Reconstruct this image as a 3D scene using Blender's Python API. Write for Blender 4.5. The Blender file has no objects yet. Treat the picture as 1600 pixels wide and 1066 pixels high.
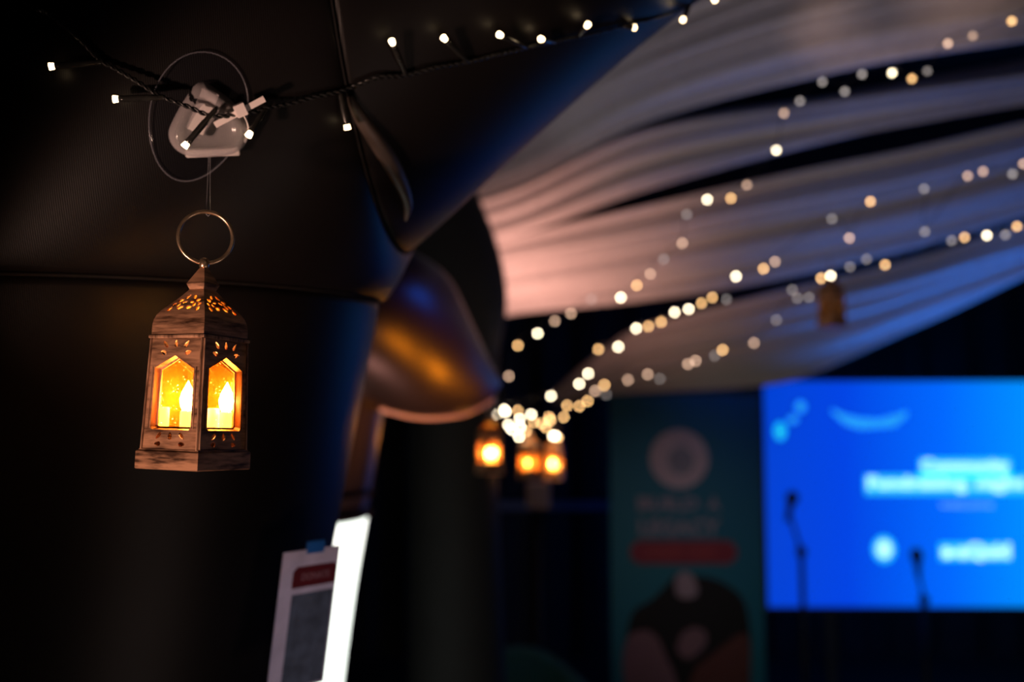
import bpy, bmesh, math, random
from mathutils import Vector, Matrix
from mathutils.geometry import tessellate_polygon
from mathutils.bvhtree import BVHTree
random.seed(7)
PI = math.pi
S = bpy.context.scene
COL = S.collection

# ------------------------------------------------------------------ camera
FPX = 1600 * 35.0 / 36.0
PITCH = math.radians(5.0)
CAM = Vector((0, 0, 1.8))
FW = Vector((0, math.cos(PITCH), math.sin(PITCH)))
RT = Vector((1, 0, 0))
UP = Vector((0, -math.sin(PITCH), math.cos(PITCH)))
def P(px, py, d):
    return CAM + (FW + RT * ((px - 800) / FPX) + UP * ((533 - py) / FPX)) * d
cam = bpy.data.cameras.new('camera')
cam.lens = 35; cam.sensor_width = 36; cam.clip_start = 0.02; cam.clip_end = 60
cam.dof.use_dof = True; cam.dof.focus_distance = 0.785; cam.dof.aperture_fstop = 2.8
co = bpy.data.objects.new('camera', cam); COL.objects.link(co)
co.location = CAM; co.rotation_euler = (PI / 2 + PITCH, 0, 0)
S.camera = co

# ------------------------------------------------------------------ world, view, lights
w = bpy.data.worlds.new('night'); S.world = w; w.use_nodes = True
w.node_tree.nodes['Background'].inputs[0].default_value = (0.08, 0.12, 0.24, 1)
w.node_tree.nodes['Background'].inputs[1].default_value = 0.05
S.view_settings.view_transform = 'Standard'; S.view_settings.look = 'None'
S.view_settings.exposure = 0; S.view_settings.gamma = 1
S.view_settings.use_curve_mapping = False
S.cycles.use_denoising = True
S.cycles.use_adaptive_sampling = False

def lamp(name, typ, loc, target, col, power, size=0.1, spot=60, blend=0.6, size_y=None):
    l = bpy.data.lights.new(name, typ); l.color = col; l.energy = power
    if typ == 'SPOT':
        l.spot_size = math.radians(spot); l.spot_blend = blend; l.shadow_soft_size = size
    elif typ == 'AREA':
        l.size = size
        if size_y: l.shape = 'RECTANGLE'; l.size_y = size_y
    else:
        l.shadow_soft_size = size
    o = bpy.data.objects.new(name, l); COL.objects.link(o); o.location = loc
    o.rotation_euler = (Vector(target) - Vector(loc)).to_track_quat('-Z', 'Y').to_euler()
    return o
# coral spot from the left of the camera, low, on the hanging lantern and the hook
lamp('coral_spot', 'SPOT', (-0.95, -0.25, 1.15), P(305, 455, 0.8), (1.0, 0.60, 0.45), 95, 0.05, 16, 0.5)
# coral uplighter behind the inflatable legs, washing the left end of the ceiling drapes
lamp('coral_uplight', 'SPOT', P(735, 560, 4.35), P(850, 380, 4.7), (1.0, 0.46, 0.36), 24, 0.10, 120, 1.0)
# soft room wash on the drapes
lamp('mauve_wash', 'SPOT', (0.9, 1.9, 0.6), P(1000, 70, 3.5), (0.90, 0.74, 0.88), 30, 0.35, 52, 1.0)
# blue stage wash from the right
lamp('blue_stage_wash', 'SPOT', (1.75, 3.75, 0.70), P(1500, 425, 3.9), (0.003, 0.19, 1.0), 115, 0.20, 72, 1.0)
# added blue lamp without fixture, standing in for screen glow on the legs
lamp('added_blue_rim', 'SPOT', (1.5, 5.55, 2.2), P(560, 450, 1.3), (0.005, 0.13, 1.0), 110, 0.15, 36, 1.0)
# added lamps without fixtures, placed to throw amber and blue reflections on the horn
lamp('added_amber_glint', 'SPOT', (0.90, 1.75, 1.05), P(640, 550, 2.28), (1.0, 0.25, 0.006), 85, 0.17, 17, 0.8)
lamp('added_amber_glint', 'SPOT', (1.02, 2.50, 1.12), P(690, 580, 2.35), (1.0, 0.25, 0.006), 85, 0.17, 17, 0.8)
lamp('added_blue_sheen', 'SPOT', (1.22, 2.25, 2.40), P(680, 480, 2.3), (0.005, 0.13, 1.0), 44, 0.30, 18, 0.9)
# added coral lamp for pink light on the far leg and horn underside
lamp('added_coral_fill', 'SPOT', (0.0, 1.95, 0.85), P(600, 690, 2.3), (1.0, 0.42, 0.34), 34, 0.08, 30, 1.0)
# added lilac fill behind the camera, brightening the printed card
lamp('added_card_fill', 'SPOT', (0.25, -0.6, 1.9), P(480, 990, 1.1), (0.80, 0.72, 1.0), 20, 0.05, 9, 0.6)
# added fill lamps: two warm points, and a weak spot brightening the banner
lamp('added_warm_fill', 'POINT', (1.3, -1.2, 2.3), (0, 0, 0), (1.0, 0.66, 0.5), 2, 0.3)
lamp('added_low_fill', 'POINT', (1.02, 0.40, 0.32), (0, 0, 0), (1.0, 0.72, 0.62), 13, 0.30)
lamp('added_banner_fill', 'SPOT', (0.9, 3.0, 1.5), P(1068, 860, 5.4), (1.0, 0.80, 0.84), 10, 0.1, 40, 1.0)

# ------------------------------------------------------------------ mesh helpers
def link(name, me, mat, parent=None, smooth=False):
    o = bpy.data.objects.new(name, me); COL.objects.link(o)
    if mat: me.materials.append(mat)
    if smooth:
        me.polygons.foreach_set('use_smooth', [True] * len(me.polygons))
    if parent: o.parent = parent
    return o
def mesh(name, vs, fs):
    me = bpy.data.meshes.new(name); me.from_pydata([tuple(v) for v in vs], [], fs); me.update(); return me
def bmobj(name, bm, mat, parent=None, smooth=False):
    bmesh.ops.recalc_face_normals(bm, faces=bm.faces[:])
    me = bpy.data.meshes.new(name); bm.to_mesh(me); bm.free()
    return link(name, me, mat, parent, smooth)
def tag(o, label, cat, group=None):
    o['label'] = label; o['category'] = cat
    if group: o['group'] = group
    return o
def empty(name, loc=(0, 0, 0), label=None, cat=None, group=None):
    o = bpy.data.objects.new(name, None); COL.objects.link(o); o.location = loc
    o.empty_display_size = 0.02
    if label: tag(o, label, cat, group)
    return o
def structure(o): o['kind'] = 'structure'; return o
def add_box(bm, c, s, M=None, bev=0.0):
    b2 = bmesh.new(); bmesh.ops.create_cube(b2, size=1)
    bmesh.ops.scale(b2, vec=s, verts=b2.verts)
    if bev: bmesh.ops.bevel(b2, geom=b2.edges[:], offset=bev, segments=2, affect='EDGES', profile=0.5)
    bmesh.ops.translate(b2, vec=c, verts=b2.verts)
    if M: bmesh.ops.transform(b2, matrix=M, verts=b2.verts)
    t = bpy.data.meshes.new('t'); b2.to_mesh(t); b2.free(); bm.from_mesh(t); bpy.data.meshes.remove(t)
def add_lathe(bm, prof, n=20, M=None, cap=True):
    M = M or Matrix()
    rings = []
    for r, z in prof:
        rings.append([bm.verts.new(M @ Vector((r * math.cos(2 * PI * k / n), r * math.sin(2 * PI * k / n), z))) for k in range(n)])
    for a, b in zip(rings, rings[1:]):
        for k in range(n): bm.faces.new((a[k], a[(k + 1) % n], b[(k + 1) % n], b[k]))
    if cap:
        bm.faces.new(rings[0][::-1]); bm.faces.new(rings[-1])
def frames(pts):
    out = []; up = None
    for i, p in enumerate(pts):
        t = (pts[min(i + 1, len(pts) - 1)] - pts[max(i - 1, 0)]).normalized()
        if up is None:
            up = Vector((0, 0, 1)) if abs(t.z) < 0.9 else Vector((1, 0, 0))
        n = (up - t * up.dot(t)).normalized(); b = t.cross(n); up = n
        out.append((p, t, n, b))
    return out
def add_tube(bm, pts, r, n=8, closed=False, ry=None):
    fr = frames(pts); rings = []
    for i, (p, t, a, b) in enumerate(fr):
        rr = r[i] if isinstance(r, (list, tuple)) else r
        rb = ry if ry else rr
        rings.append([bm.verts.new(p + a * (rr * math.cos(2 * PI * k / n)) + b * (rb * math.sin(2 * PI * k / n))) for k in range(n)])
    seq = list(zip(rings, rings[1:])) + ([(rings[-1], rings[0])] if closed else [])
    for a, b in seq:
        for k in range(n): bm.faces.new((a[k], a[(k + 1) % n], b[(k + 1) % n], b[k]))
    if not closed:
        bm.faces.new(rings[0][::-1]); bm.faces.new(rings[-1])
def cr(pts, n):
    """Catmull-Rom through points, n steps per span"""
    out = []; m = len(pts)
    for i in range(m - 1):
        p0, p1, p2, p3 = pts[max(i - 1, 0)], pts[i], pts[i + 1], pts[min(i + 2, m - 1)]
        for k in range(n):
            t = k / n
            out.append(0.5 * ((2 * p1) + (p2 - p0) * t + (2 * p0 - 5 * p1 + 4 * p2 - p3) * t * t + (3 * p1 - p0 - 3 * p2 + p3) * t ** 3))
    out.append(pts[-1].copy()); return out
def poly_mesh(outer, holes):
    """flat triangulated polygon with holes in the XY plane -> (verts, tris)"""
    loops = [outer] + holes
    flat = [p for l in loops for p in l]
    tris = tessellate_polygon([[Vector((p[0], p[1], 0)) for p in l] for l in loops])
    return flat, [tuple(t) for t in tris]
def frame_matrix(x, y, z, o):
    M = Matrix.Identity(4)
    for i, v in enumerate((x, y, z)):
        for k in range(3): M[k][i] = v[k]
    for k in range(3): M[k][3] = o[k]
    return M

# ------------------------------------------------------------------ materials
def mat(name):
    m = bpy.data.materials.new(name); m.use_nodes = True
    return m, m.node_tree.nodes, m.node_tree.links, m.node_tree.nodes['Principled BSDF']
def noise(N, L, scale, detail=4, vec=None, stretch=None, coord='Object'):
    tc = N.new('ShaderNodeTexCoord'); n = N.new('ShaderNodeTexNoise')
    n.inputs['Scale'].default_value = scale; n.inputs['Detail'].default_value = detail
    if stretch:
        mp = N.new('ShaderNodeMapping'); mp.inputs['Scale'].default_value = stretch
        L.new(tc.outputs[coord], mp.inputs[0]); L.new(mp.outputs[0], n.inputs['Vector'])
    else: L.new(tc.outputs[coord], n.inputs['Vector'])
    return n
def ramp(N, L, src, stops):
    r = N.new('ShaderNodeValToRGB'); e = r.color_ramp.elements
    while len(e) < len(stops): e.new(0.5)
    for el, (p, c) in zip(e, stops): el.position = p; el.color = (*c, 1)
    L.new(src, r.inputs[0]); return r
def bump(N, L, src, bsdf, strength, dist=0.001):
    b = N.new('ShaderNodeBump'); b.inputs['Strength'].default_value = strength; b.inputs['Distance'].default_value = dist
    L.new(src, b.inputs['Height']); L.new(b.outputs[0], bsdf.inputs['Normal'])
def simple(name, col, rough=0.5, metal=0.0, var=0.15, scale=30, bmp=0.0, spec=0.5):
    m, N, L, b = mat(name)
    n = noise(N, L, scale)
    r = ramp(N, L, n.outputs[0], [(0.3, tuple(c * (1 - var) for c in col)), (0.7, tuple(min(1, c * (1 + var)) for c in col))])
    L.new(r.outputs[0], b.inputs['Base Color'])
    b.inputs['Roughness'].default_value = rough; b.inputs['Metallic'].default_value = metal
    b.inputs['Specular IOR Level'].default_value = spec
    if bmp: bump(N, L, n.outputs[0], b, bmp)
    return m
def emit(name, col, strength):
    m, N, L, b = mat(name)
    b.inputs['Base Color'].default_value = (0.8, 0.8, 0.8, 1)
    b.inputs['Emission Color'].default_value = (*col, 1); b.inputs['Emission Strength'].default_value = strength
    return m
def clear(name, tint, body, fac, rough=0.08, bodyrough=0.3):
    """thin clear plastic: see-through with a milky, glossy share"""
    m, N, L, b = mat(name)
    b.inputs['Base Color'].default_value = (*body, 1); b.inputs['Roughness'].default_value = rough
    t = N.new('ShaderNodeBsdfTransparent'); t.inputs[0].default_value = (*tint, 1)
    mx = N.new('ShaderNodeMixShader'); lw = N.new('ShaderNodeLayerWeight'); lw.inputs[0].default_value = 0.35
    ad = N.new('ShaderNodeMath'); ad.operation = 'MULTIPLY_ADD'
    L.new(lw.outputs['Facing'], ad.inputs[0]); ad.inputs[1].default_value = 0.5 * (1 - fac); ad.inputs[2].default_value = fac
    L.new(ad.outputs[0], mx.inputs[0]); L.new(t.outputs[0], mx.inputs[1]); L.new(b.outputs[0], mx.inputs[2])
    L.new(mx.outputs[0], N['Material Output'].inputs['Surface'])
    return m
def pvc(name, col, rough, weave=0.0):
    m, N, L, b = mat(name)
    n = noise(N, L, 6, 5)
    r = ramp(N, L, n.outputs[0], [(0.3, tuple(c * 0.8 for c in col)), (0.7, tuple(c * 1.25 for c in col))])
    L.new(r.outputs[0], b.inputs['Base Color']); b.inputs['Roughness'].default_value = rough
    if weave:
        b.inputs['Specular IOR Level'].default_value = 0.13
        tc = N.new('ShaderNodeTexCoord'); wv = N.new('ShaderNodeTexWave'); wv.inputs['Scale'].default_value = 170
        L.new(tc.outputs['Object'], wv.inputs[0]); bump(N, L, wv.outputs[0], b, weave, 0.0004)
    else:
        bump(N, L, n.outputs[0], b, 0.15, 0.01)
    return m
BLACKPVC = pvc('black_coated_fabric', (0.006, 0.005, 0.005), 0.42, 0.18)
MATTPVC = pvc('black_coated_fabric_matt', (0.006, 0.0055, 0.006), 0.8)
FARPVC = pvc('black_coated_fabric_smooth', (0.014, 0.012, 0.013), 0.34)
SEAM = simple('welded_seam_tape', (0.007, 0.006, 0.006), 0.85, spec=0.2)
def copper_mat(name, dark, light, stretch, metal=0.55, rough=0.42):
    m, N, L, b = mat(name)
    n = noise(N, L, 60, 6, stretch=stretch); n2 = noise(N, L, 260, 3, stretch=stretch)
    mxn = N.new('ShaderNodeMath'); mxn.operation = 'MULTIPLY_ADD'; mxn.inputs[1].default_value = 0.45
    L.new(n2.outputs[0], mxn.inputs[0]); L.new(n.outputs[0], mxn.inputs[2])
    r = ramp(N, L, mxn.outputs[0], [(0.56, dark), (0.68, tuple((a + c) / 2 for a, c in zip(dark, light))), (0.82, light)])
    L.new(r.outputs[0], b.inputs['Base Color']); b.inputs['Metallic'].default_value = metal; b.inputs['Roughness'].default_value = rough
    bump(N, L, mxn.outputs[0], b, 0.5, 0.0006)
    return m
COPPER = copper_mat('brushed_antique_copper', (0.075, 0.034, 0.018), (0.62, 0.32, 0.18), (0.25, 0.25, 1.6))
COPPERV = copper_mat('brushed_antique_copper_edge', (0.11, 0.05, 0.028), (0.68, 0.37, 0.22), (1.4, 1.4, 0.3))
RINGM = simple('worn_brass', (0.55, 0.40, 0.26), 0.28, 0.9, 0.3, 120, 0.1)
def pane_mat():
    m, N, L, b = mat('amber_glittered_pane')
    N.remove(b)
    tr = N.new('ShaderNodeBsdfTransparent'); tr.inputs[0].default_value = (1.0, 0.66, 0.24, 1)
    df = N.new('ShaderNodeBsdfDiffuse'); df.inputs[0].default_value = (0.95, 0.29, 0.014, 1)
    tl = N.new('ShaderNodeBsdfTranslucent'); tl.inputs[0].default_value = (0.95, 0.29, 0.014, 1)
    gl = N.new('ShaderNodeBsdfGlossy'); gl.inputs['Roughness'].default_value = 0.08
    wh = N.new('ShaderNodeBsdfDiffuse'); wh.inputs[0].default_value = (1.0, 0.85, 0.55, 1)
    m1 = N.new('ShaderNodeMixShader'); m1.inputs[0].default_value = 0.4
    L.new(df.outputs[0], m1.inputs[1]); L.new(tl.outputs[0], m1.inputs[2])
    m2 = N.new('ShaderNodeMixShader'); m2.inputs[0].default_value = 0.30
    L.new(tr.outputs[0], m2.inputs[1]); L.new(m1.outputs[0], m2.inputs[2])
    m3 = N.new('ShaderNodeMixShader'); m3.inputs[0].default_value = 0.05
    L.new(m2.outputs[0], m3.inputs[1]); L.new(gl.outputs[0], m3.inputs[2])
    tc = N.new('ShaderNodeTexCoord'); vo = N.new('ShaderNodeTexVoronoi'); vo.inputs['Scale'].default_value = 330
    L.new(tc.outputs['Object'], vo.inputs['Vector'])
    r = ramp(N, L, vo.outputs['Distance'], [(0.10, (1, 1, 1)), (0.16, (0, 0, 0))])
    n = noise(N, L, 90, 2); r2 = ramp(N, L, n.outputs[0], [(0.44, (0, 0, 0)), (0.50, (1, 1, 1))])
    mu = N.new('ShaderNodeMath'); mu.operation = 'MULTIPLY'; L.new(r.outputs[0], mu.inputs[0]); L.new(r2.outputs[0], mu.inputs[1])
    m4 = N.new('ShaderNodeMixShader'); L.new(mu.outputs[0], m4.inputs[0]); L.new(m3.outputs[0], m4.inputs[1])
    wt_ = N.new('ShaderNodeBsdfTranslucent'); wt_.inputs[0].default_value = (1.0, 0.85, 0.55, 1); ad_ = N.new('ShaderNodeAddShader'); L.new(wh.outputs[0], ad_.inputs[0]); L.new(wt_.outputs[0], ad_.inputs[1]); L.new(ad_.outputs[0], m4.inputs[2])
    L.new(m4.outputs[0], N['Material Output'].inputs['Surface'])
    return m
PANE = pane_mat()
def liner_mat():
    m, N, L, b = mat('amber_diffuser'); N.remove(b)
    tl = N.new('ShaderNodeBsdfTranslucent'); n = noise(N, L, 120, 3)
    r = ramp(N, L, n.outputs[0], [(0.3, (0.95, 0.50, 0.08)), (0.7, (1.0, 0.62, 0.14))]); L.new(r.outputs[0], tl.inputs[0])
    L.new(tl.outputs[0], N['Material Output'].inputs['Surface']); return m
LINER = liner_mat()
FLAME = emit('warm_led_flame', (1.0, 0.60, 0.22), 125)
FLAMEOFF = simple('unlit_flame_plastic', (0.75, 0.6, 0.4), 0.4)
WAX = emit('glowing_led_candle', (1.0, 0.58, 0.18), 8.0)
WAXOFF = simple('ivory_candle_plastic', (0.7, 0.62, 0.5), 0.5)
CABLE = simple('black_cable_rubber', (0.010, 0.010, 0.010), 0.35, 0, 0.3, 200)
SOCKET = simple('black_shrink_tube', (0.02, 0.02, 0.018), 0.18, 0, 0.3, 150)
LED = emit('warm_white_led', (1.0, 0.72, 0.40), 7)

# ------------------------------------------------------------------ the room shell
DARK = simple('black_marquee_lining', (0.012, 0.011, 0.012), 0.8, 0, 0.3, 3)
FLOORM = simple('dark_event_carpet', (0.02, 0.018, 0.02), 0.9, 0, 0.3, 40, 0.2)
def slab(name, c, s, m):
    bm = bmesh.new(); add_box(bm, c, s); return structure(bmobj(name, bm, m))
slab('floor', (0, 2.5, -0.05), (12, 13, 0.1), FLOORM)
slab('ceiling', (0, 2.5, 3.95), (12, 13, 0.1), DARK)
slab('wall_left', (-6, 2.5, 1.95), (0.1, 13, 3.9), DARK)
slab('wall_right', (6, 2.5, 1.95), (0.1, 13, 3.9), DARK)
slab('wall_rear', (0, -4, 1.95), (12, 0.1, 3.9), DARK)
# back wall hung with black pleated curtain
vs, fs = [], []
nx = 240
for i in range(nx + 1):
    x = -5.95 + 11.9 * i / nx
    y = 8.0 + 0.05 * math.sin(x * 17) + 0.03 * math.sin(x * 41 + 1)
    vs += [(x, y, 0.0), (x, y, 3.9)]
for i in range(nx): fs.append((2 * i, 2 * i + 2, 2 * i + 3, 2 * i + 1))
structure(link('wall_back', mesh('wall_back', vs, fs), DARK, smooth=True))
bm = bmesh.new(); add_box(bm, (0.35, 7.88, 1.195), (2.1, 0.05, 0.07), bev=0.008)
structure(bmobj('trim_1', bm, simple('slate_rail_paint', (0.10, 0.13, 0.2), 0.5)))

# ------------------------------------------------------------------ inflatable arches
def ring(inner, outer, d, r, lat=(0, 0), dd=0.0):
    """ring through two image-side points at depth d, bulging r toward the viewer"""
    pi, po = P(*inner, d + dd), P(*outer, d - dd)
    b = -FW * r + RT * lat[0] + UP * lat[1]
    return ((pi + po) / 2, (pi - po) / 2, b)
def ring_pt(R, th): return R[0] + R[1] * math.cos(th) + R[2] * math.sin(th)
def loft(rings, per, n=72, bulge=0.03, ends=True, bulge_each=False):
    """skin a list of rings; the skin swells between the seams"""
    cs = cr([r[0] for r in rings], per); aa = cr([r[1] for r in rings], per); bb = cr([r[2] for r in rings], per)
    M = len(cs); vs, fs = [], []
    for i in range(M):
        t = i / (M - 1)
        k = 1 + bulge * (math.sin(PI * t) ** 0.6 if 0 < t < 1 else 0)
        for j in range(n): vs.append(ring_pt((cs[i], aa[i] * k, bb[i] * k), 2 * PI * j / n))
    for i in range(M - 1):
        for j in range(n):
            fs.append((i * n + j, i * n + (j + 1) % n, (i + 1) * n + (j + 1) % n, (i + 1) * n + j))
    if ends: fs.append(tuple(range(n))[::-1]); fs.append(tuple((M - 1) * n + j for j in range(n)))
    return vs, fs
def seam_mesh(R, w=0.006, n=96):
    bm = bmesh.new(); pts = [ring_pt((R[0], R[1] * 1.004, R[2] * 1.004), 2 * PI * j / n) for j in range(n)]
    add_tube(bm, pts, w, 6, closed=True); return bm

arch = empty('inflatable_arch', P(-200, 2700, 1.42), 'large black inflatable arch leg close to the camera, bent above the lantern', 'inflatable arch')
Minv = Matrix.Translation(-arch.location)
def arch_part(root, name, vs, fs, m, smooth=True):
    me = mesh(name, [v - root.location for v in vs], fs); return link(name, me, m, root, smooth)
def seam_part(root, R, w, m=SEAM):
    bm = seam_mesh(R, w); bmesh.ops.translate(bm, vec=-root.location, verts=bm.verts); return bmobj('seam', bm, m, root, True)
R0 = ring((150, 2820), (-690, 2820), 1.42, 0.36)
R0b = ring((470, 1066), (-360, 1066), 1.32, 0.36)
R1 = ring((588, 470), (-285, 470), 1.235, 0.355, lat=(0, 0.01))
R2 = ring((626, 392), (575, -560), 1.19, 0.345, lat=(-0.02, 0.01))
R3 = ring((1075, -5), (790, -800), 1.17, 0.34)
R4 = ring((1560, -300), (1350, -1150), 1.15, 0.34)
leg_v, leg_f = loft([R0, R0b, R1], 26, bulge=0.015)
gus_v, gus_f = loft([R1, R2], 24, bulge=0.03)
arm_v, arm_f = loft([R2, R3, R4], 26, bulge=0.02)
arch_part(arch, 'leg', leg_v, leg_f, BLACKPVC)
arch_part(arch, 'elbow_gusset', gus_v, gus_f, BLACKPVC)
arch_part(arch, 'arm', arm_v, arm_f, BLACKPVC)
seam_part(arch, R1, 0.0018); seam_part(arch, R2, 0.0012)
allv = leg_v + gus_v + arm_v
allf = [f for f in leg_f] + [tuple(i + len(leg_v) for i in f) for f in gus_f] + [tuple(i + len(leg_v) + len(gus_v) for i in f) for f in arm_f]
NEAR = BVHTree.FromPolygons(allv, allf)
def surf(px, py, off, fallback=1.15):
    """a point standing off the near arch's skin by off metres, on the line through an image point"""
    d = (P(px, py, 1) - CAM).normalized()
    hit = NEAR.ray_cast(CAM, d)
    if hit[0] is None: return P(px, py, fallback), -FW
    n = hit[1] if hit[1].dot(d) < 0 else -hit[1]
    return hit[0] - d * off, n

# soft fold of spare fabric running into the inside of the bend
bm = bmesh.new(); fp = cr([surf(x, y, 0.002)[0] - arch.location for x, y in ((546, 150), (562, 182), (592, 225), (618, 268), (637, 315), (634, 345))], 8)
nf = len(fp); add_tube(bm, fp, [0.001 + 0.0080 * math.sin(PI * min(1, 0.05 + 0.95 * k / (nf - 1))) for k in range(nf)], 12)
bmobj('fold', bm, simple('black_fabric_painted_light', (0.06, 0.045, 0.038), 0.45), arch, True)  # lighter brown paints warm light onto this black fold

# second arch: tapering horn with a leg and a white sleeve given its own glow
arch2 = empty('inflatable_arch', P(430, 1950, 2.3), 'glossy black inflatable horn tapering to a tip, amber streak along it', 'inflatable arch')
H = [ring((560, 345), (430, 560), 2.25, 0.17), ring((642, 390), (500, 600), 2.27, 0.19), ring((700, 432), (575, 632), 2.32, 0.18),
     ring((740, 510), (655, 652), 2.38, 0.13), ring((768, 568), (728, 646), 2.46, 0.07), ring((784, 598), (770, 622), 2.52, 0.025)]
v, f = loft(H, 10, 48, 0.0); arch_part(arch2, 'horn', v, f, FARPVC)
# welded hem along the horn's lower edge; light from below painted in its pale colour
bm = bmesh.new()
hem = [ring_pt(r, PI * 0.93) for r in H]
add_tube(bm, [p - arch2.location for p in cr(hem, 8)], 0.007, 8); bmobj('hem', bm, simple('hem_tape_painted_light', (0.55, 0.45, 0.42), 0.4), arch2, True)
LG = [ring((604, 612), (460, 612), 2.33, 0.12), ring((573, 806), (428, 806), 2.32, 0.115)]
v, f = loft(LG, 16, 40, 0.01); arch_part(arch2, 'leg', v, f, FARPVC)
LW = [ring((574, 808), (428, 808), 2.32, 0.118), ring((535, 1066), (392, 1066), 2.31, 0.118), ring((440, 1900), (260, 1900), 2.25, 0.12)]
v, f = loft(LW, 16, 40, 0.0); arch_part(arch2, 'glow_painted_sleeve', v, f, emit('white_sleeve_painted_glow', (0.92, 1.0, 0.90), 2.2))  # emission stands in for a lamp shining on the white sleeve
for yy, ww in ((768, 0.006), (800, 0.009)):
    seam_part(arch2, ring((604 - (yy - 612) * 0.16 + 2, yy), (460 - (yy - 612) * 0.16, yy), 2.32, 0.12), ww)

# third arch: thick dark leg further back, reaching up behind the drapes
arch3 = empty('inflatable_arch', P(720, 1450, 3.45), 'broad dark inflatable column behind the horn, beside the pink lit drape', 'inflatable arch')
T = [ring((660, 60), (470, 60), 3.35, 0.2), ring((742, 290), (545, 290), 3.4, 0.21), ring((778, 385), (570, 385), 3.42, 0.21),
     ring((792, 470), (600, 480), 3.45, 0.2), ring((780, 560), (630, 580), 3.47, 0.17), ring((776, 660), (640, 660), 3.48, 0.15),
     ring((790, 1060), (640, 1060), 3.48, 0.16), ring((800, 1480), (630, 1480), 3.45, 0.18)]
v, f = loft(T, 10, 48, 0.0); arch_part(arch3, 'column', v, f, MATTPVC)
seam_part(arch3, T[4], 0.006)

# ------------------------------------------------------------------ ceiling drapes
def cloth_mat():
    m, N, L, b = mat('sheer_white_drape')
    n = noise(N, L, 45, 5, stretch=(1, 1, 1))
    r = ramp(N, L, n.outputs[0], [(0.3, (0.60, 0.58, 0.58)), (0.7, (0.72, 0.70, 0.70))])
    L.new(r.outputs[0], b.inputs['Base Color']); b.inputs['Roughness'].default_value = 0.75
    b.inputs['Sheen Weight'].default_value = 0.2
    return m
CLOTH = cloth_mat()
def drape(name, up, lo, label, folds, amp, sag, seed, gro='ceiling drapes'):
    """up/lo: lists of (px, py, depth) along the two long edges"""
    rnd = random.Random(seed)
    U_ = cr([P(*p) for p in up], 18); L_ = cr([P(*p) for p in lo], 18)
    nu = len(U_); nv = folds * 10
    ph = [rnd.uniform(0, 2 * PI) for _ in range(6)]
    base = P(*up[0])
    vs, fs = [], []
    for i in range(nu):
        t = i / (nu - 1); e = L_[i] - U_[i]
        tan = (U_[min(i + 1, nu - 1)] - U_[max(i - 1, 0)]).normalized()
        nrm = tan.cross(e).normalized()
        if nrm.dot(CAM - U_[i]) < 0: nrm = -nrm
        gather = 0.45 + 0.55 * math.sin(PI * min(1, t * 1.2) * 0.5)
        for j in range(nv + 1):
            s = j / nv
            a = amp * gather * (0.6 * math.sin(2 * PI * folds * s + ph[0] + 1.2 * math.sin(2.2 * t + ph[1]))
                + 0.35 * math.sin(2 * PI * folds * 0.53 * s + ph[2] + 2.5 * t)
                + 0.18 * math.sin(2 * PI * folds * 2.1 * s + ph[3] - 3 * t))
            q = U_[i] + e * s + nrm * (a + sag * math.sin(PI * s)) 
            vs.append(q - base)
    for i in range(nu - 1):
        for j in range(nv):
            a = i * (nv + 1) + j; fs.append((a, a + 1, a + nv + 2, a + nv + 1))
    o = link(name, mesh(name, vs, fs), CLOTH, None, True); o.location = base
    md = o.modifiers.new('thickness', 'SOLIDIFY'); md.thickness = 0.003
    tag(o, label, 'drape', gro); return o
drape('ceiling_drape', [(640, 215, 3.9), (800, 130, 3.6), (1000, 30, 3.3), (1300, -90, 2.8), (1600, -170, 2.5), (1800, -230, 2.3), (2300, -380, 2.0)],
      [(640, 330, 4.4), (800, 292, 4.25), (1000, 190, 3.85), (1300, 112, 3.3), (1600, 62, 2.95), (1800, 30, 2.8), (2300, -60, 2.4)],
      'topmost pale ceiling drape, greyish mauve, above the others', 7, 0.05, 0.06, 1)
drape('ceiling_drape', [(660, 320, 4.5), (800, 288, 4.4), (1000, 196, 4.0), (1300, 142, 3.45), (1600, 98, 3.1), (1800, 70, 2.95), (2300, -30, 2.5)],
      [(660, 395, 4.7), (800, 372, 4.6), (1000, 300, 4.2), (1300, 215, 3.6), (1600, 148, 3.2), (1800, 115, 3.05), (2300, 20, 2.6)],
      'narrow pale ceiling drape second from the top', 3, 0.07, 0.03, 2)
drape('ceiling_drape', [(690, 395, 4.7), (800, 368, 4.65), (1000, 322, 4.4), (1240, 268, 3.9), (1420, 232, 3.6), (1600, 190, 3.35), (1800, 150, 3.15), (2300, 40, 2.65)],
      [(690, 520, 5.0), (800, 490, 4.95), (1000, 470, 4.7), (1200, 440, 4.25), (1420, 392, 3.85), (1600, 340, 3.55), (1800, 285, 3.3), (2300, 150, 2.8)],
      'wide ceiling drape glowing pink at its left end, blue at right', 6, 0.05, 0.05, 3)
drape('ceiling_drape', [(865, 612, 5.3), (930, 556, 5.2), (1000, 512, 5.1), (1180, 465, 4.6), (1420, 408, 4.0), (1600, 352, 3.65), (1800, 290, 3.4), (2300, 150, 2.85)],
      [(865, 628, 5.35), (930, 616, 5.3), (1000, 612, 5.25), (1200, 598, 4.85), (1290, 570, 4.6), (1420, 505, 4.25), (1600, 420, 3.85), (1800, 340, 3.55), (2300, 150, 2.95)],
      'lowest ceiling drape, strongly blue, hanging over the screen', 5, 0.045, 0.05, 4)

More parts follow.
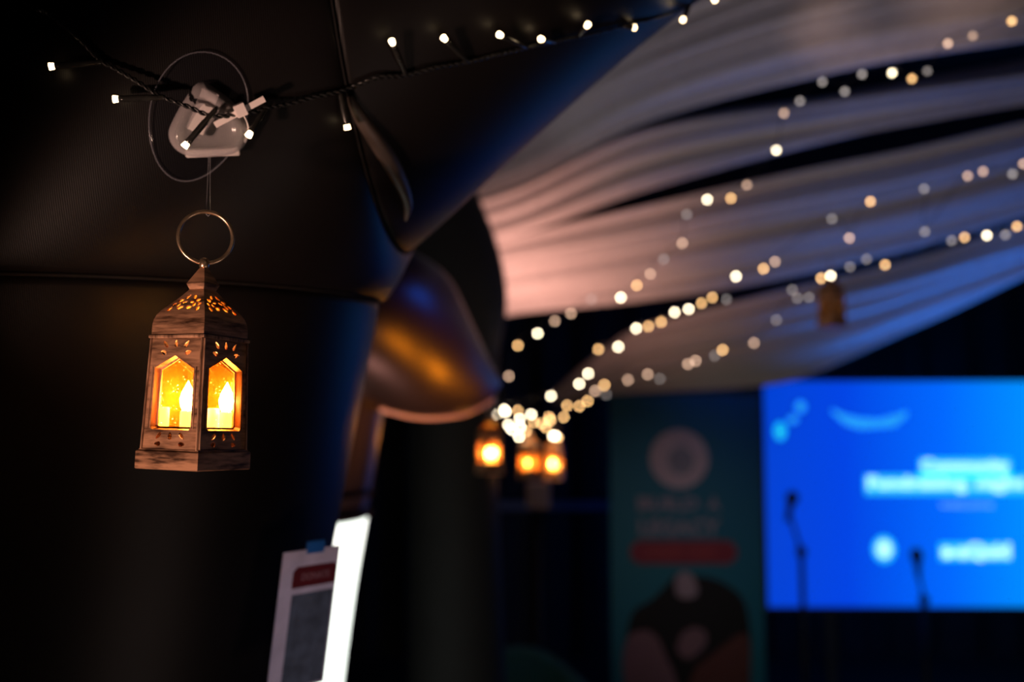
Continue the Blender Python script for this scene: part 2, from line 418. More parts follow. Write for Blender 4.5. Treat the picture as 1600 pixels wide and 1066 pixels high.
# ------------------------------------------------------------------ lantern
def leaf(cx, cy, l, wd, ang, n=10):
    """almond-shaped hole, pointed at the far end"""
    out = []
    for k in range(n):
        t = 2 * PI * k / n
        x = 0.5 * l * math.cos(t); y = 0.5 * wd * math.sin(t) * (1.0 - 0.35 * math.cos(t))
        out.append((cx + x * math.cos(ang) - y * math.sin(ang), cy + x * math.sin(ang) + y * math.cos(ang)))
    return out
def make_lantern():
    root = empty('lantern')
    bh, bw = 0.0145, 0.0312         # plinth
    y0, y1 = bh, 0.1035              # body
    wb, wt = 0.0288, 0.0266
    # plinth with a hollow step
    bm = bmesh.new(); pr = []
    for hw_, z_ in ((bw - 0.0007, 0), (bw, 0.0006), (bw, bh - 0.0008), (bw - 0.0007, bh), (bw - 0.0016, bh), (bw - 0.0016, bh + 0.0012), (bw - 0.0022, bh + 0.0015)):
        pr.append([bm.verts.new((x * hw_, y * hw_, z_)) for x, y in ((-1, -1), (1, -1), (1, 1), (-1, 1))])
    for a, b in zip(pr, pr[1:]):
        for k in range(4): bm.faces.new((a[k], a[(k + 1) % 4], b[(k + 1) % 4], b[k]))
    bm.faces.new(pr[0][::-1]); bm.faces.new(pr[-1])
    bmobj('plinth', bm, COPPER, root)
    D = math.radians
    Hb = y1 - y0
    win = [(-0.0182, 0.0165), (-0.0200, 0.0185), (-0.0196, 0.0650), (0, 0.0745), (0.0196, 0.0650), (0.0200, 0.0185), (0.0182, 0.0165)]
    def shrink(p, k): return [(x * (1 - k / 0.0198), 0.047 + (y - 0.047) * (1 - k / 0.031)) for x, y in p]
    holes = [leaf(-0.0105, 0.0836, 0.0068, 0.0030, D(130)), leaf(0, 0.0840, 0.0058, 0.0034, D(90)), leaf(0.0105, 0.0836, 0.0068, 0.0030, D(50)),
             leaf(-0.0125, 0.0770, 0.0062, 0.0034, D(165)), leaf(0.0125, 0.0770, 0.0062, 0.0034, D(15)),
             leaf(-0.0115, 0.0118, 0.0068, 0.0032, D(225)), leaf(0, 0.0118, 0.0060, 0.0040, D(90)), leaf(0.0115, 0.0118, 0.0068, 0.0032, D(-45)),
             leaf(-0.0120, 0.0055, 0.0062, 0.0036, D(180)), leaf(0.0120, 0.0055, 0.0062, 0.0036, D(0))]
    outer = [(-wb, 0), (wb, 0), (wt, Hb), (-wt, Hb)]
    fl, tr = poly_mesh(outer, [win] + holes)
    lean = (wb - wt) / Hb
    def to3(p, depth=0.0):  # panel plane facing -Y
        return Vector((p[0], -(wb - lean * p[1]) + depth, y0 + p[1]))
    pm = mesh('side_panel', [to3(p) for p in fl], tr)
    bmx = bmesh.new(); bmx.from_mesh(pm); bmesh.ops.recalc_face_normals(bmx, faces=bmx.faces[:])
    if bmx.faces[0].normal.y > 0: bmesh.ops.reverse_faces(bmx, faces=bmx.faces[:])
    bmx.to_mesh(pm); bmx.free(); pm.materials.append(COPPER)
    # window reveal: bevelled tunnel narrowing inwards
    inn = shrink(win, 0.0014)
    rv, rf = [], []
    n = len(win)
    for p in win: rv.append(to3(p, -0.0004))
    for p in inn: rv.append(to3(p, 0.0045))
    for p in shrink(win, 0.0026): rv.append(to3(p, 0.0045))
    for p in shrink(win, 0.0026): rv.append(to3(p, 0.0060))
    for a in range(3):
        for k in range(n): rf.append((a * n + k, a * n + (k + 1) % n, (a + 1) * n + (k + 1) % n, (a + 1) * n + k))
    rm = mesh('window_frame', rv, rf); rm.materials.append(COPPERV)
    fl2, tr2 = poly_mesh(shrink(win, 0.0020), [])
    gm = mesh('pane', [to3(p, 0.0052) for p in fl2], tr2); gm.materials.append(PANE)
    # raised edge strips beside the window
    ems = []
    for sx in (-1, 1):
        for pts, rad in (([to3((sx * (wb - 0.0012), 0.001), -0.0003), to3((sx * (wt - 0.0012), Hb - 0.001), -0.0003)], 0.0010),
                         ([to3((sx * 0.0224, 0.0175), -0.0002), to3((sx * 0.0218, 0.0655), -0.0002)], 0.0006)):
            bm = bmesh.new(); add_tube(bm, pts, rad, 6)
            em = bpy.data.meshes.new('edge_strip'); bm.to_mesh(em); bm.free(); em.materials.append(COPPERV); ems.append(em)
    for q in range(4):
        rot = (0, 0, q * PI / 2)
        o = bpy.data.objects.new('side_panel', pm); COL.objects.link(o); o.parent = root; o.rotation_euler = rot
        md = o.modifiers.new('thickness', 'SOLIDIFY'); md.thickness = 0.0012; md.offset = -1
        for nm, me in (('window_frame', rm), ('pane', gm), *(('edge_strip', e_) for e_ in ems)):
            c = bpy.data.objects.new(nm, me); COL.objects.link(c); c.parent = o
    # roof
    bm = bmesh.new(); er = []
    for hw_, z_ in ((0.0234, y1 - 0.0004), (0.0275, y1 - 0.0004), (0.0278, y1 + 0.0002), (0.0278, y1 + 0.0014), (0.0275, y1 + 0.0020), (0.0234, y1 + 0.0020)):
        er.append([bm.verts.new((x * hw_, y * hw_, z_)) for x, y in ((-1, -1), (1, -1), (1, 1), (-1, 1))])
    for a, b in zip(er, er[1:] + er[:1]):
        for k in range(4): bm.faces.new((a[k], a[(k + 1) % 4], b[(k + 1) % 4], b[k]))
    bmobj('eave', bm, COPPERV, root)
    prof = [(0.0262, 0.0), (0.0263, 0.004), (0.0262, 0.0085), (0.0256, 0.0125), (0.0243, 0.0165), (0.0222, 0.0200), (0.0196, 0.0232), (0.0160, 0.0272), (0.0118, 0.0325), (0.0070, 0.0392)]
    S_ = [0.0]
    for (a, b), (c, d) in zip(prof, prof[1:]): S_.append(S_[-1] + math.hypot(c - a, d - b))
    def at(s):
        for k in range(len(S_) - 1):
            if s <= S_[k + 1] + 1e-9:
                t = (s - S_[k]) / (S_[k + 1] - S_[k]); a, b = prof[k], prof[k + 1]
                return a[0] + (b[0] - a[0]) * t, a[1] + (b[1] - a[1]) * t
        return prof[-1]
    outer = [(-at(s)[0], s) for s in S_] ; outer = outer[::-1] + [(at(s)[0], s) for s in S_]
    st = S_[-1]
    rh = []
    for sg in (-1, 1):
        for (hx, hs, hl, hw_, ha) in ((0.0034, 0.0088, 0.0056, 0.0027, 125), (0.0084, 0.0128, 0.0056, 0.0036, 165), (0.0034, 0.0148, 0.0052, 0.0026, 160), (0.0078, 0.0178, 0.0054, 0.0031, 110), (0.0124, 0.0172, 0.0044, 0.0032, 135), (0.0042, 0.0212, 0.0064, 0.0040, 160), (0.0140, 0.0226, 0.0056, 0.0034, 105)):
            rh.append(leaf(sg * hx, st - hs, hl, hw_, D(ha if sg > 0 else 180 - ha)))
    fl, tr = poly_mesh(outer, rh)
    bm = bmesh.new(); bv = [bm.verts.new((p[0], p[1], 0)) for p in fl]
    for t in tr: bm.faces.new([bv[i] for i in t])
    for k in range(1, 26):
        s = st * k / 26
        bmesh.ops.bisect_plane(bm, geom=bm.verts[:] + bm.edges[:] + bm.faces[:], plane_co=(0, s, 0), plane_no=(0, 1, 0))
    for v in bm.verts:
        wv, hv = at(max(0, min(st, v.co.y))); v.co = Vector((v.co.x, -wv, y1 + 0.002 + hv))
    bmesh.ops.recalc_face_normals(bm, faces=bm.faces[:])
    if sum(f.normal.y for f in bm.faces) > 0: bmesh.ops.reverse_faces(bm, faces=bm.faces[:])
    qm = bpy.data.meshes.new('roof_panel'); bm.to_mesh(qm); bm.free(); qm.materials.append(COPPER)
    for q in range(4):
        o = bpy.data.objects.new('roof_panel', qm); COL.objects.link(o); o.parent = root; o.rotation_euler = (0, 0, q * PI / 2)
        md = o.modifiers.new('thickness', 'SOLIDIFY'); md.thickness = 0.0010; md.offset = -1
    # finial
    zt = y1 + 0.002 + 0.0392
    bm = bmesh.new()
    def sq(hw, z): return [bm.verts.new((x * hw, y * hw, z)) for x, y in ((-1, -1), (1, -1), (1, 1), (-1, 1))]
    rr = [sq(0.0072, zt - 0.0010), sq(0.0074, zt), sq(0.0092, zt + 0.0042), sq(0.0088, zt + 0.0050), sq(0.0018, zt + 0.0190)]
    for a, b in zip(rr, rr[1:]):
        for k in range(4): bm.faces.new((a[k], a[(k + 1) % 4], b[(k + 1) % 4], b[k]))
    bm.faces.new(rr[0][::-1]); bm.faces.new(rr[-1])
    bmobj('finial', bm, COPPER, root)
    bm = bmesh.new(); zb = zt + 0.0222
    add_lathe(bm, [(0.0026, zb - 0.0046), (0.0038, zb - 0.0034), (0.0042, zb), (0.0036, zb + 0.0026), (0.0018, zb + 0.0042)], 16)
    bmobj('finial_knob', bm, RINGM, root, True)
    bm = bmesh.new(); rc = zb + 0.0210
    pts = [Vector((0.0213 * math.cos(2 * PI * k / 56), 0, rc + 0.0213 * math.sin(2 * PI * k / 56))) for k in range(56)]
    add_tube(bm, pts, 0.00165, 10, closed=True); o = bmobj('hanging_ring', bm, RINGM, root, True); o.rotation_euler = (0, 0, math.radians(40))
    # tray that carries the candles, and an amber diffuser added to make the pierced roof glow
    bm = bmesh.new(); add_box(bm, (0, 0, y0 + 0.0085), (0.0460, 0.0460, 0.0150), bev=0.0008); bmobj('candle_tray', bm, COPPER, root)
    bm = bmesh.new(); lr = [[bm.verts.new((x * h_, y * h_, z_)) for x, y in ((-1, -1), (1, -1), (1, 1), (-1, 1))] for h_, z_ in ((0.0228, y1 + 0.012), (0.0180, y1 + 0.0235), (0.0052, y1 + 0.0385))]
    for a, b in zip(lr, lr[1:]):
        for k in range(4): bm.faces.new((a[k], a[(k + 1) % 4], b[(k + 1) % 4], b[k]))
    bmobj('added_roof_diffuser', bm, LINER, root)
    # candles and flames
    for (x, y, hgt, rad, fl_) in ((-0.0052, -0.0050, 0.016, 0.0052, True), (0.0165, 0.0160, 0.016, 0.0050, True), (-0.0185, -0.0160, 0.0185, 0.0042, False), (0.0070, 0.0115, 0.0185, 0.0052, False)):
        bm = bmesh.new(); z = y0 + 0.0160
        add_lathe(bm, [(rad, z), (rad, z + hgt - 0.001), (rad * 0.8, z + hgt), (rad * 0.3, z + hgt - 0.0006)], 18, Matrix.Translation((x, y, 0)))
        c = bmobj('candle', bm, WAX, root, True)
        if fl_:
            bm = bmesh.new(); z2 = z + hgt - 0.0005
            add_lathe(bm, [(0.0034, z2), (0.0056, z2 + 0.004), (0.0064, z2 + 0.0095), (0.0050, z2 + 0.0150), (0.0025, z2 + 0.0200), (0.0003, z2 + 0.0245)], 14, Matrix.Translation((x, y, 0)))
            bmobj('flame', bm, FLAME, c, True)
    return root, rc + 0.0213
def copy_tree(o, parent=None):
    c = o.copy(); COL.objects.link(c); c.parent = parent
    for ch in list(o.children): copy_tree(ch, c)
    return c
lan, LTOP = make_lantern()
tag(lan, 'nearest copper lantern in sharp focus, candles glowing amber behind its windows', 'lantern', 'hanging lanterns')
base = P(302, 733, 0.797); top = P(319.5, 405, 0.812)
zax = (top - base).normalized()
rz = math.radians(-23.6)
q = Vector((0, 0, 1)).rotation_difference(zax)
lan.rotation_mode = 'QUATERNION'
from mathutils import Quaternion
lan.rotation_quaternion = q @ Quaternion((0, 0, 1), rz)
lan.location = base
LEN_TOP = base + zax * LTOP

# far lanterns
far = [((765, 741), 2.70, 20, 'far lit lantern hanging from the tip of the horn', True),
       ((827, 748), 3.53, 48, 'left one of the two lit lanterns side by side below the light cluster', True),
       ((866, 749), 3.62, -12, 'right one of the two lit lanterns side by side below the light cluster', True),
       ((1300, 512), 2.95, 30, 'unlit brown lantern hanging before the blue drape', False)]
FAR_TOPS = []
for (px, d, a, lab, lit) in far:
    c = copy_tree(lan); c.location = P(px[0], px[1], d); c.rotation_mode = 'XYZ'; c.rotation_euler = (0, 0, math.radians(a)); c['label'] = lab
    FAR_TOPS.append(c.location + Vector((0, 0, LTOP)))
    if not lit:
        for ch in c.children:
            if ch.name.startswith('candle'):
                ch.data = ch.data.copy(); ch.data.materials.clear(); ch.data.materials.append(WAXOFF)
                for g in ch.children: g.data = g.data.copy(); g.data.materials.clear(); g.data.materials.append(FLAMEOFF)

# ------------------------------------------------------------------ adhesive hook patch, zip tie and near light string
cpos, cn = surf(312, 185, 0.0)
cx_ = (RT - cn * RT.dot(cn)).normalized(); cy_ = cn.cross(cx_).normalized()
if cy_.z < 0: cy_ = -cy_
CM = frame_matrix(cx_, cy_, cn, cpos)
CD = (cpos - CAM).dot(FW); PX = CD / FPX
def L2(px, py, h): # image offset from the patch centre, on the patch plane, lifted by h
    return CM @ Vector(((px - 312) * PX, -(py - 185) * PX, h))
def L2l(px, py, h): return Vector(((px - 312) * PX, -(py - 185) * PX, h))
hook = empty('adhesive_hook', (0, 0, 0), 'clear plastic adhesive hook patch stuck on the black arch above the lantern', 'hook')
hook.matrix_world = CM
FILM = clear('clear_vinyl_film', (0.93, 0.95, 1.0), (0.012, 0.016, 0.03), 0.03, 0.06)
DOME = clear('milky_clear_plastic', (0.9, 0.9, 0.92), (0.62, 0.58, 0.60), 0.30, 0.12)
WHITEP = clear('frosted_white_plastic', (0.95, 0.92, 0.92), (0.85, 0.78, 0.76), 0.62, 0.3)
def oval(cx, cy, a, b, ang, n=48, sk=0.0):
    out = []
    for k in range(n):
        t = 2 * PI * k / n; x = a * math.cos(t); y = b * math.sin(t) * (1 + sk * math.cos(t))
        out.append((cx + x * math.cos(ang) - y * math.sin(ang), cy + x * math.sin(ang) + y * math.cos(ang)))
    return out
# film: thin lens-shaped oval
bm = bmesh.new(); rows = []
for (k, h) in ((1.0, 0.0006), (0.97, 0.0022), (0.9, 0.0016), (0.6, 0.0018)):
    rows.append([bm.verts.new(L2l(x, y, h + 0.001)) for x, y in oval(308, 184, 103 * k, 70 * k, math.radians(-66), sk=0.12)])
for a, b in zip(rows, rows[1:]):
    for k in range(48): bm.faces.new((a[k], a[(k + 1) % 48], b[(k + 1) % 48], b[k]))
bm.faces.new(rows[-1]); bmobj('film', bm, FILM, hook, True)
bm = bmesh.new(); add_tube(bm, [L2l(x, y, 0.0024) for x, y in oval(308, 184, 103, 70, math.radians(-66), sk=0.12)], 0.0006, 6, closed=True)
bmobj('film_rim', bm, clear('film_rim', (0.9, 0.9, 0.95), (0.3, 0.3, 0.34), 0.25, 0.15), hook, True)
# blister: rounded triangle, raised
tri = [(326, 130), (345, 145), (366, 165), (382, 195), (380, 222), (362, 240), (330, 244), (292, 242), (270, 228), (264, 205), (276, 180), (296, 152), (312, 134)]
tv = cr([Vector((x, y, 0)) for x, y in tri] + [Vector((326, 130, 0))], 4)[:-1]
cen = Vector((324, 196, 0))
bm = bmesh.new(); rows = []
for k, h in ((1.02, 0.002), (1.0, 0.006), (0.95, 0.011), (0.85, 0.0145), (0.7, 0.0155), (0.62, 0.0130), (0.45, 0.0118)):
    rows.append([bm.verts.new(L2l(*(cen + (p - cen) * k)[:2], h)) for p in tv])
n = len(tv)
for a, b in zip(rows, rows[1:]):
    for k in range(n): bm.faces.new((a[k], a[(k + 1) % n], b[(k + 1) % n], b[k]))
bm.faces.new(rows[-1]); bmobj('blister', bm, DOME, hook, True)
# bracket bar inside the blister
def bar(bm, a, b, wd, h0, h1):
    d = (Vector(b) - Vector(a)).normalized(); nrm = Vector((-d.y, d.x)) * wd / 2
    A, B = Vector(a), Vector(b)
    c = [A + nrm, B + nrm, B - nrm, A - nrm]
    lo = [bm.verts.new(L2l(p.x, p.y, h0)) for p in c]; hi = [bm.verts.new(L2l(p.x, p.y, h1)) for p in c]
    bm.faces.new(lo); bm.faces.new(hi[::-1])
    for k in range(4): bm.faces.new((lo[k], hi[k], hi[(k + 1) % 4], lo[(k + 1) % 4]))
bm = bmesh.new(); bar(bm, (333, 142), (302, 202), 26, 0.003, 0.0125); bmesh.ops.bevel(bm, geom=bm.edges[:], offset=0.0006, segments=2, affect='EDGES'); bmobj('bracket', bm, WHITEP, hook)
bm = bmesh.new(); bar(bm, (284, 236), (366, 238), 12, 0.003, 0.010); bmesh.ops.bevel(bm, geom=bm.edges[:], offset=0.0008, segments=2, affect='EDGES'); bmobj('ledge', bm, WHITEP, hook)
# zip tie
tie = empty('zip_tie', (0, 0, 0), 'white nylon zip tie holding the black cable to the clear hook', 'zip tie'); tie.matrix_world = CM
NYLON = simple('white_nylon', (0.80, 0.72, 0.70), 0.4, 0, 0.06, 60)
bm = bmesh.new(); bar(bm, (332, 190), (410, 154), 9.5, 0.021, 0.0225); bmobj('strap', bm, NYLON, tie)
bm = bmesh.new(); lp = cr([L2l(374, 172, 0.021), L2l(381, 190, 0.017), L2l(382, 208, 0.010), L2l(376, 224, 0.004)], 8)
add_tube(bm, lp, 0.0022, 8, ry=0.0007); bmobj('loop', bm, NYLON, tie, True)
bm = bmesh.new(); bar(bm, (364, 172), (381, 166), 19, 0.0185, 0.0265); bmesh.ops.bevel(bm, geom=bm.edges[:], offset=0.0006, segments=2, affect='EDGES'); bmobj('head', bm, NYLON, tie)

# thread from the hook to the lantern's ring
bm = bmesh.new(); ta = L2(319, 240, 0.006); add_tube(bm, [ta, LEN_TOP + Vector((-0.0006, 0, -0.002)), LEN_TOP + Vector((0.0008, 0.0008, -0.0036)), LEN_TOP + Vector((0.0026, 0, -0.002)), ta + Vector((0.0012, 0, 0))], 0.0002, 5)
THREAD = simple('clear_nylon_thread', (0.35, 0.35, 0.40), 0.25)
tag(bmobj('hanging_thread', bm, THREAD), 'fine thread between clear hook and ring of nearest lantern', 'thread')

# near string of lights lying over the arch
HK = [(290, 165), (320, 178), (345, 182), (375, 178)]
wp = [(-40, -50), (42, 6), (75, 22), (120, 57), (155, 93), (178, 106), (212, 126), (250, 150), (290, 165), (320, 178), (345, 182), (375, 178), (400, 175), (415, 169), (450, 163), (490, 152),
      (527, 144), (548, 137), (592, 121), (634, 118), (680, 106), (730, 97), (780, 85), (822, 75), (870, 64), (920, 54), (985, 38), (1040, 24), (1075, 8), (1125, -25), (1200, -70)]
def near_pt(px, py, extra=0.0):
    dx = abs(px - 318); lift = 0.006 + 0.018 * max(0, 1 - max(0, dx - 40) / 110.0)
    return surf(px, py, lift + extra)[0]
strA = empty('string_lights', near_pt(318, 178), 'nearest string of lights on black cable, running over the black arch', 'string lights', 'light strings')
cp = cr([near_pt(*p) for p in wp], 14)
fr = frames(cp)
for ph in (0, PI):
    bm = bmesh.new()
    L_ = 0; pts = []
    for i, (p, t, a, b) in enumerate(fr):
        if i: L_ += (p - fr[i - 1][0]).length
        an = L_ * 2 * PI / 0.014 + ph
        pts.append(p + (a * math.cos(an) + b * math.sin(an)) * 0.0011 - strA.location)
    add_tube(bm, pts, 0.0012, 6); bmobj('cable_strand', bm, CABLE, strA, True)
leds = [((78, 104), (160, 97)), ((178, 155), (258, 152)), ((288, 229), (338, 170)), ((388, 212), (415, 170)), ((543, 201), (532, 146)), ((612, 64), (634, 116)), ((693, 59), (730, 96)), ((780, 54), (822, 74)),
        ((845, 61), (868, 66)), ((919, 38), (905, 56)), ((991, 43), (975, 40)), ((1067, 31), (1078, 8)), ((1117, 0), (1100, -10)), ((20, 10), (50, 12))]
for tip, rt in leds[:13]:
    a = near_pt(*rt); b = near_pt(*tip, 0.012)
    dr = (b - a).normalized(); z = dr; x = z.orthogonal().normalized(); y = z.cross(x); ln = (b - a).length
    M = frame_matrix(x, y, z, a - strA.location)
    bm = bmesh.new(); l2 = max(0.006, ln - 0.004)
    add_lathe(bm, [(0.0016, 0), (0.0023, 0.002), (0.0025, l2 * 0.35), (0.0029, l2 * 0.4), (0.0029, l2 * 0.9), (0.0031, l2)], 12, M)
    s = bmobj('socket', bm, SOCKET, strA, True)
    bm = bmesh.new(); add_lathe(bm, [(0.0024, l2 - 0.0005), (0.0027, l2 + 0.001), (0.0032, l2 + 0.0046), (0.0024, l2 + 0.0042), (0.0004, l2 + 0.0030)], 12, M)
    bmobj('bulb', bm, LED, s, True)

# ------------------------------------------------------------------ far strings of lights
BR = 0.0050
LEDM = {}
def led_mat(kind, d):
    cov = (BR * FPX / d) ** 2 / (max(3.0, 0.5 * 25.5 * (1 - 0.785 / d)) + BR * FPX / d * 0.5) ** 2
    target = {'w': 1.1, 'g': 0.56, 'm': 0.30, 'd': 0.085}[kind]
    col = {'w': (1.0, 0.84, 0.58), 'g': (1.0, 0.56, 0.22), 'm': (1.0, 0.62, 0.42), 'd': (0.85, 0.75, 0.72)}[kind]
    key = (kind, round(target / cov / 1.5))
    if key not in LEDM: LEDM[key] = emit('far_led_' + {'w': 'bright', 'g': 'gold', 'm': 'soft', 'd': 'dim'}[kind], col, max(0.8, key[1] * 1.5))
    return LEDM[key]
bulb_bm = bmesh.new(); bmesh.ops.create_icosphere(bulb_bm, subdivisions=2, radius=BR)
bulb_me = {}
def bulb_mesh(m):
    if m.name not in bulb_me:
        me = bpy.data.meshes.new('bulb'); bulb_bm.to_mesh(me); me.materials.append(m)
        me.polygons.foreach_set('use_smooth', [True] * len(me.polygons)); bulb_me[m.name] = me
    return bulb_me[m.name]
def string(label, bulbs, x0, d0, x1, d1, slope=0.3):
    """bulbs: (px, py, kind); a straight run in space means 1/depth is linear across the picture"""
    pts = []
    if bulbs[-1][0] > 1600:   # the run goes on past the frame to its fixing among the drapes
        (xa, ya, _), n_ = bulbs[-1], 11
        bulbs = bulbs + [(xa + 48 * q_, ya - slope * 48 * q_ + 9 * math.sin(q_ * 1.7), 'wmgdmwgdmgm'[q_ - 1]) for q_ in range(1, n_ + 1)]
    for (x, y, k) in bulbs:
        t = (x - x0) / (x1 - x0); d = 1 / ((1 / d0) * (1 - t) + (1 / d1) * t)
        pts.append((P(x, y, d), k, d))
    root = empty('string_lights', pts[0][0], label, 'string lights', 'light strings')
    order = pts
    wpts = [p + Vector((0, 0.004, 0.012)) - root.location for p, k, d in order]
    bm = bmesh.new(); sm = cr(wpts, 3)
    sm = [sm[0]] + [b for a, b in zip(sm, sm[1:]) if (a - b).length > 1e-4]
    add_tube(bm, sm, 0.0011, 5); bmobj('cable', bm, CABLE, root, True)
    for p, k, d in order:
        o = bpy.data.objects.new('bulb', bulb_mesh(led_mat(k, d))); COL.objects.link(o); o.parent = root; o.location = p - root.location
    return root
string('light string climbing steepest from the cluster to the upper right corner',
    [(775, 648, 'w'), (795, 588, 'm'), (809, 540, 'g'), (840, 521, 'w'), (867, 502, 'm'), (892, 490, 'm'), (924, 468, 'd'), (970, 465, 'w'), (995, 446, 'g'), (1016, 428, 'm'), (1037, 405, 'd'), (1066, 380, 'm'), (1073, 335, 'd'),
     (1105, 312, 'w'), (1142, 310, 'g'), (1167, 289, 'm'), (1213, 235, 'w'), (1225, 177, 'm'), (1250, 158, 'd'), (1285, 128, 'd'), (1320, 143, 'd'), (1347, 116, 'd'), (1394, 114, 'w'), (1425, 123, 'g'), (1449, 111, 'd'), (1481, 68, 'm'), (1520, 56, 'm'), (1581, 33, 'g'), (1640, 10, 'w')],
    790, 3.5, 1600, 2.05)
string('light string rising along the middle of the drapes from the cluster',
    [(788, 640, 'w'), (861, 619, 'w'), (905, 600, 'w'), (919, 584, 'w'), (935, 546, 'g'), (966, 542, 'w'), (994, 513, 'w'), (1013, 510, 'g'), (1033, 503, 'g'), (1054, 488, 'w'), (1076, 483, 'w'), (1096, 474, 'g'), (1113, 465, 'g'), (1135, 468, 'd'), (1150, 432, 'w'), (1193, 420, 'g'), (1211, 409, 'm'),
     (1300, 342, 'd'), (1327, 372, 'm'), (1360, 315, 'g'), (1444, 295, 'd'), (1445, 362, 'd'), (1512, 275, 'm'), (1536, 268, 'm'), (1582, 272, 'd'), (1599, 256, 'm'), (1660, 240, 'w')],
    790, 3.6, 1600, 2.35)
string('gold light string closest along the lowest blue drape',
    [(868, 681, 'w'), (860, 657, 'g'), (881, 652, 'g'), (886, 634, 'g'), (905, 635, 'g'), (918, 627, 'g'), (930, 611, 'm'), (944, 602, 'g'), (947, 617, 'd'), (981, 594, 'm'), (1012, 585, 'm'), (1031, 592, 'd'), (1075, 569, 'm'), (1087, 564, 'm'), (1117, 556, 'd'), (1129, 547, 'g'), (1178, 536, 'm'), (1213, 500, 'd'), (1238, 453, 'd'),
     (1246, 466, 'd'), (1264, 465, 'd'), (1283, 435, 'g'), (1298, 431, 'w'), (1328, 417, 'd'), (1354, 405, 'd'), (1383, 414, 'g'), (1487, 376, 'd'), (1507, 371, 'g'), (1542, 368, 'w'), (1571, 367, 'd'), (1589, 354, 'g'), (1660, 330, 'w')],
    860, 3.6, 1600, 2.45)
string('bundled end of light string, bright knot of bulbs above the lanterns',
    [(790, 644, 'w'), (794, 664, 'w'), (800, 672, 'w'), (809, 642, 'g'), (812, 655, 'w'), (813, 668, 'w'), (811, 683, 'w'), (830, 648, 'w'), (834, 660, 'g'), (822, 674, 'g'), (846, 662, 'g'), (858, 652, 'g'), (853, 668, 'g'), (864, 682, 'w'), (872, 684, 'g')],
    780, 3.55, 880, 3.56)

# lantern threads
lab = ['thread holding the far lantern at the horn tip', 'thread above the left lantern of the pair', 'thread above the right lantern of the pair', 'thread holding the unlit lantern']
tops = [P(778, 616, 2.60), P(824, 670, 3.53), P(865, 668, 3.60), P(1296, 418, 2.95)]
for a, b, l_ in zip(FAR_TOPS, tops, lab):
    bm = bmesh.new(); add_tube(bm, [a + Vector((0, 0, -0.002)), b], 0.0005, 5)
    tag(bmobj('hanging_thread', bm, THREAD), l_, 'thread')

# ------------------------------------------------------------------ print helpers (flat print on a board facing the camera)
def text_mesh(txt, size, bold=0.0):
    cu = bpy.data.curves.new('lettering', 'FONT'); cu.body = txt; cu.size = size; cu.align_x = 'CENTER'; cu.align_y = 'CENTER'; cu.offset = bold; cu.resolution_u = 3
    o = bpy.data.objects.new('lettering', cu); COL.objects.link(o)
    dg = bpy.context.evaluated_depsgraph_get(); me = bpy.data.meshes.new_from_object(o.evaluated_get(dg)); me.name = 'lettering'
    bpy.data.objects.remove(o); bpy.data.curves.remove(cu); return me
def put_text(txt, width, height, m, parent, loc, bold=0.0, rot=(PI / 2, 0, 0)):
    me = text_mesh(txt, 0.1, bold * 0.1)
    xs = [v.co.x for v in me.vertices]; ys = [v.co.y for v in me.vertices]
    cx, cy = (min(xs) + max(xs)) / 2, (min(ys) + max(ys)) / 2; sx = width / (max(xs) - min(xs)); sy = height / (max(ys) - min(ys))
    for v in me.vertices: v.co.x = (v.co.x - cx) * sx; v.co.y = (v.co.y - cy) * sy
    me.materials.append(m)
    o = bpy.data.objects.new('lettering', me); COL.objects.link(o); o.parent = parent; o.location = loc; o.rotation_euler = rot
    return o
def flat(name, pts, m, parent, y):
    """flat printed shape, pts in (x, z) of the board"""
    me = mesh(name, [(p[0], y, p[1]) for p in pts], [tuple(range(len(pts)))]); return link(name, me, m, parent)
def ell(cx, cz, a, b, ang=0, n=40, pw=1.0):
    out = []
    for k in range(n):
        t = 2 * PI * k / n; c, s = math.cos(t), math.sin(t)
        x = a * math.copysign(abs(c) ** pw, c); z = b * math.copysign(abs(s) ** pw, s)
        out.append((cx + x * math.cos(ang) - z * math.sin(ang), cz + x * math.sin(ang) + z * math.cos(ang)))
    return out
def pill(cx, cz, w_, h_, n=10):
    r = h_ / 2; out = []
    for k in range(n + 1): t = -PI / 2 + PI * k / n; out.append((cx + w_ / 2 - r + r * math.cos(t), cz + r * math.sin(t)))
    for k in range(n + 1): t = PI / 2 + PI * k / n; out.append((cx - w_ / 2 + r + r * math.cos(t), cz + r * math.sin(t)))
    return out

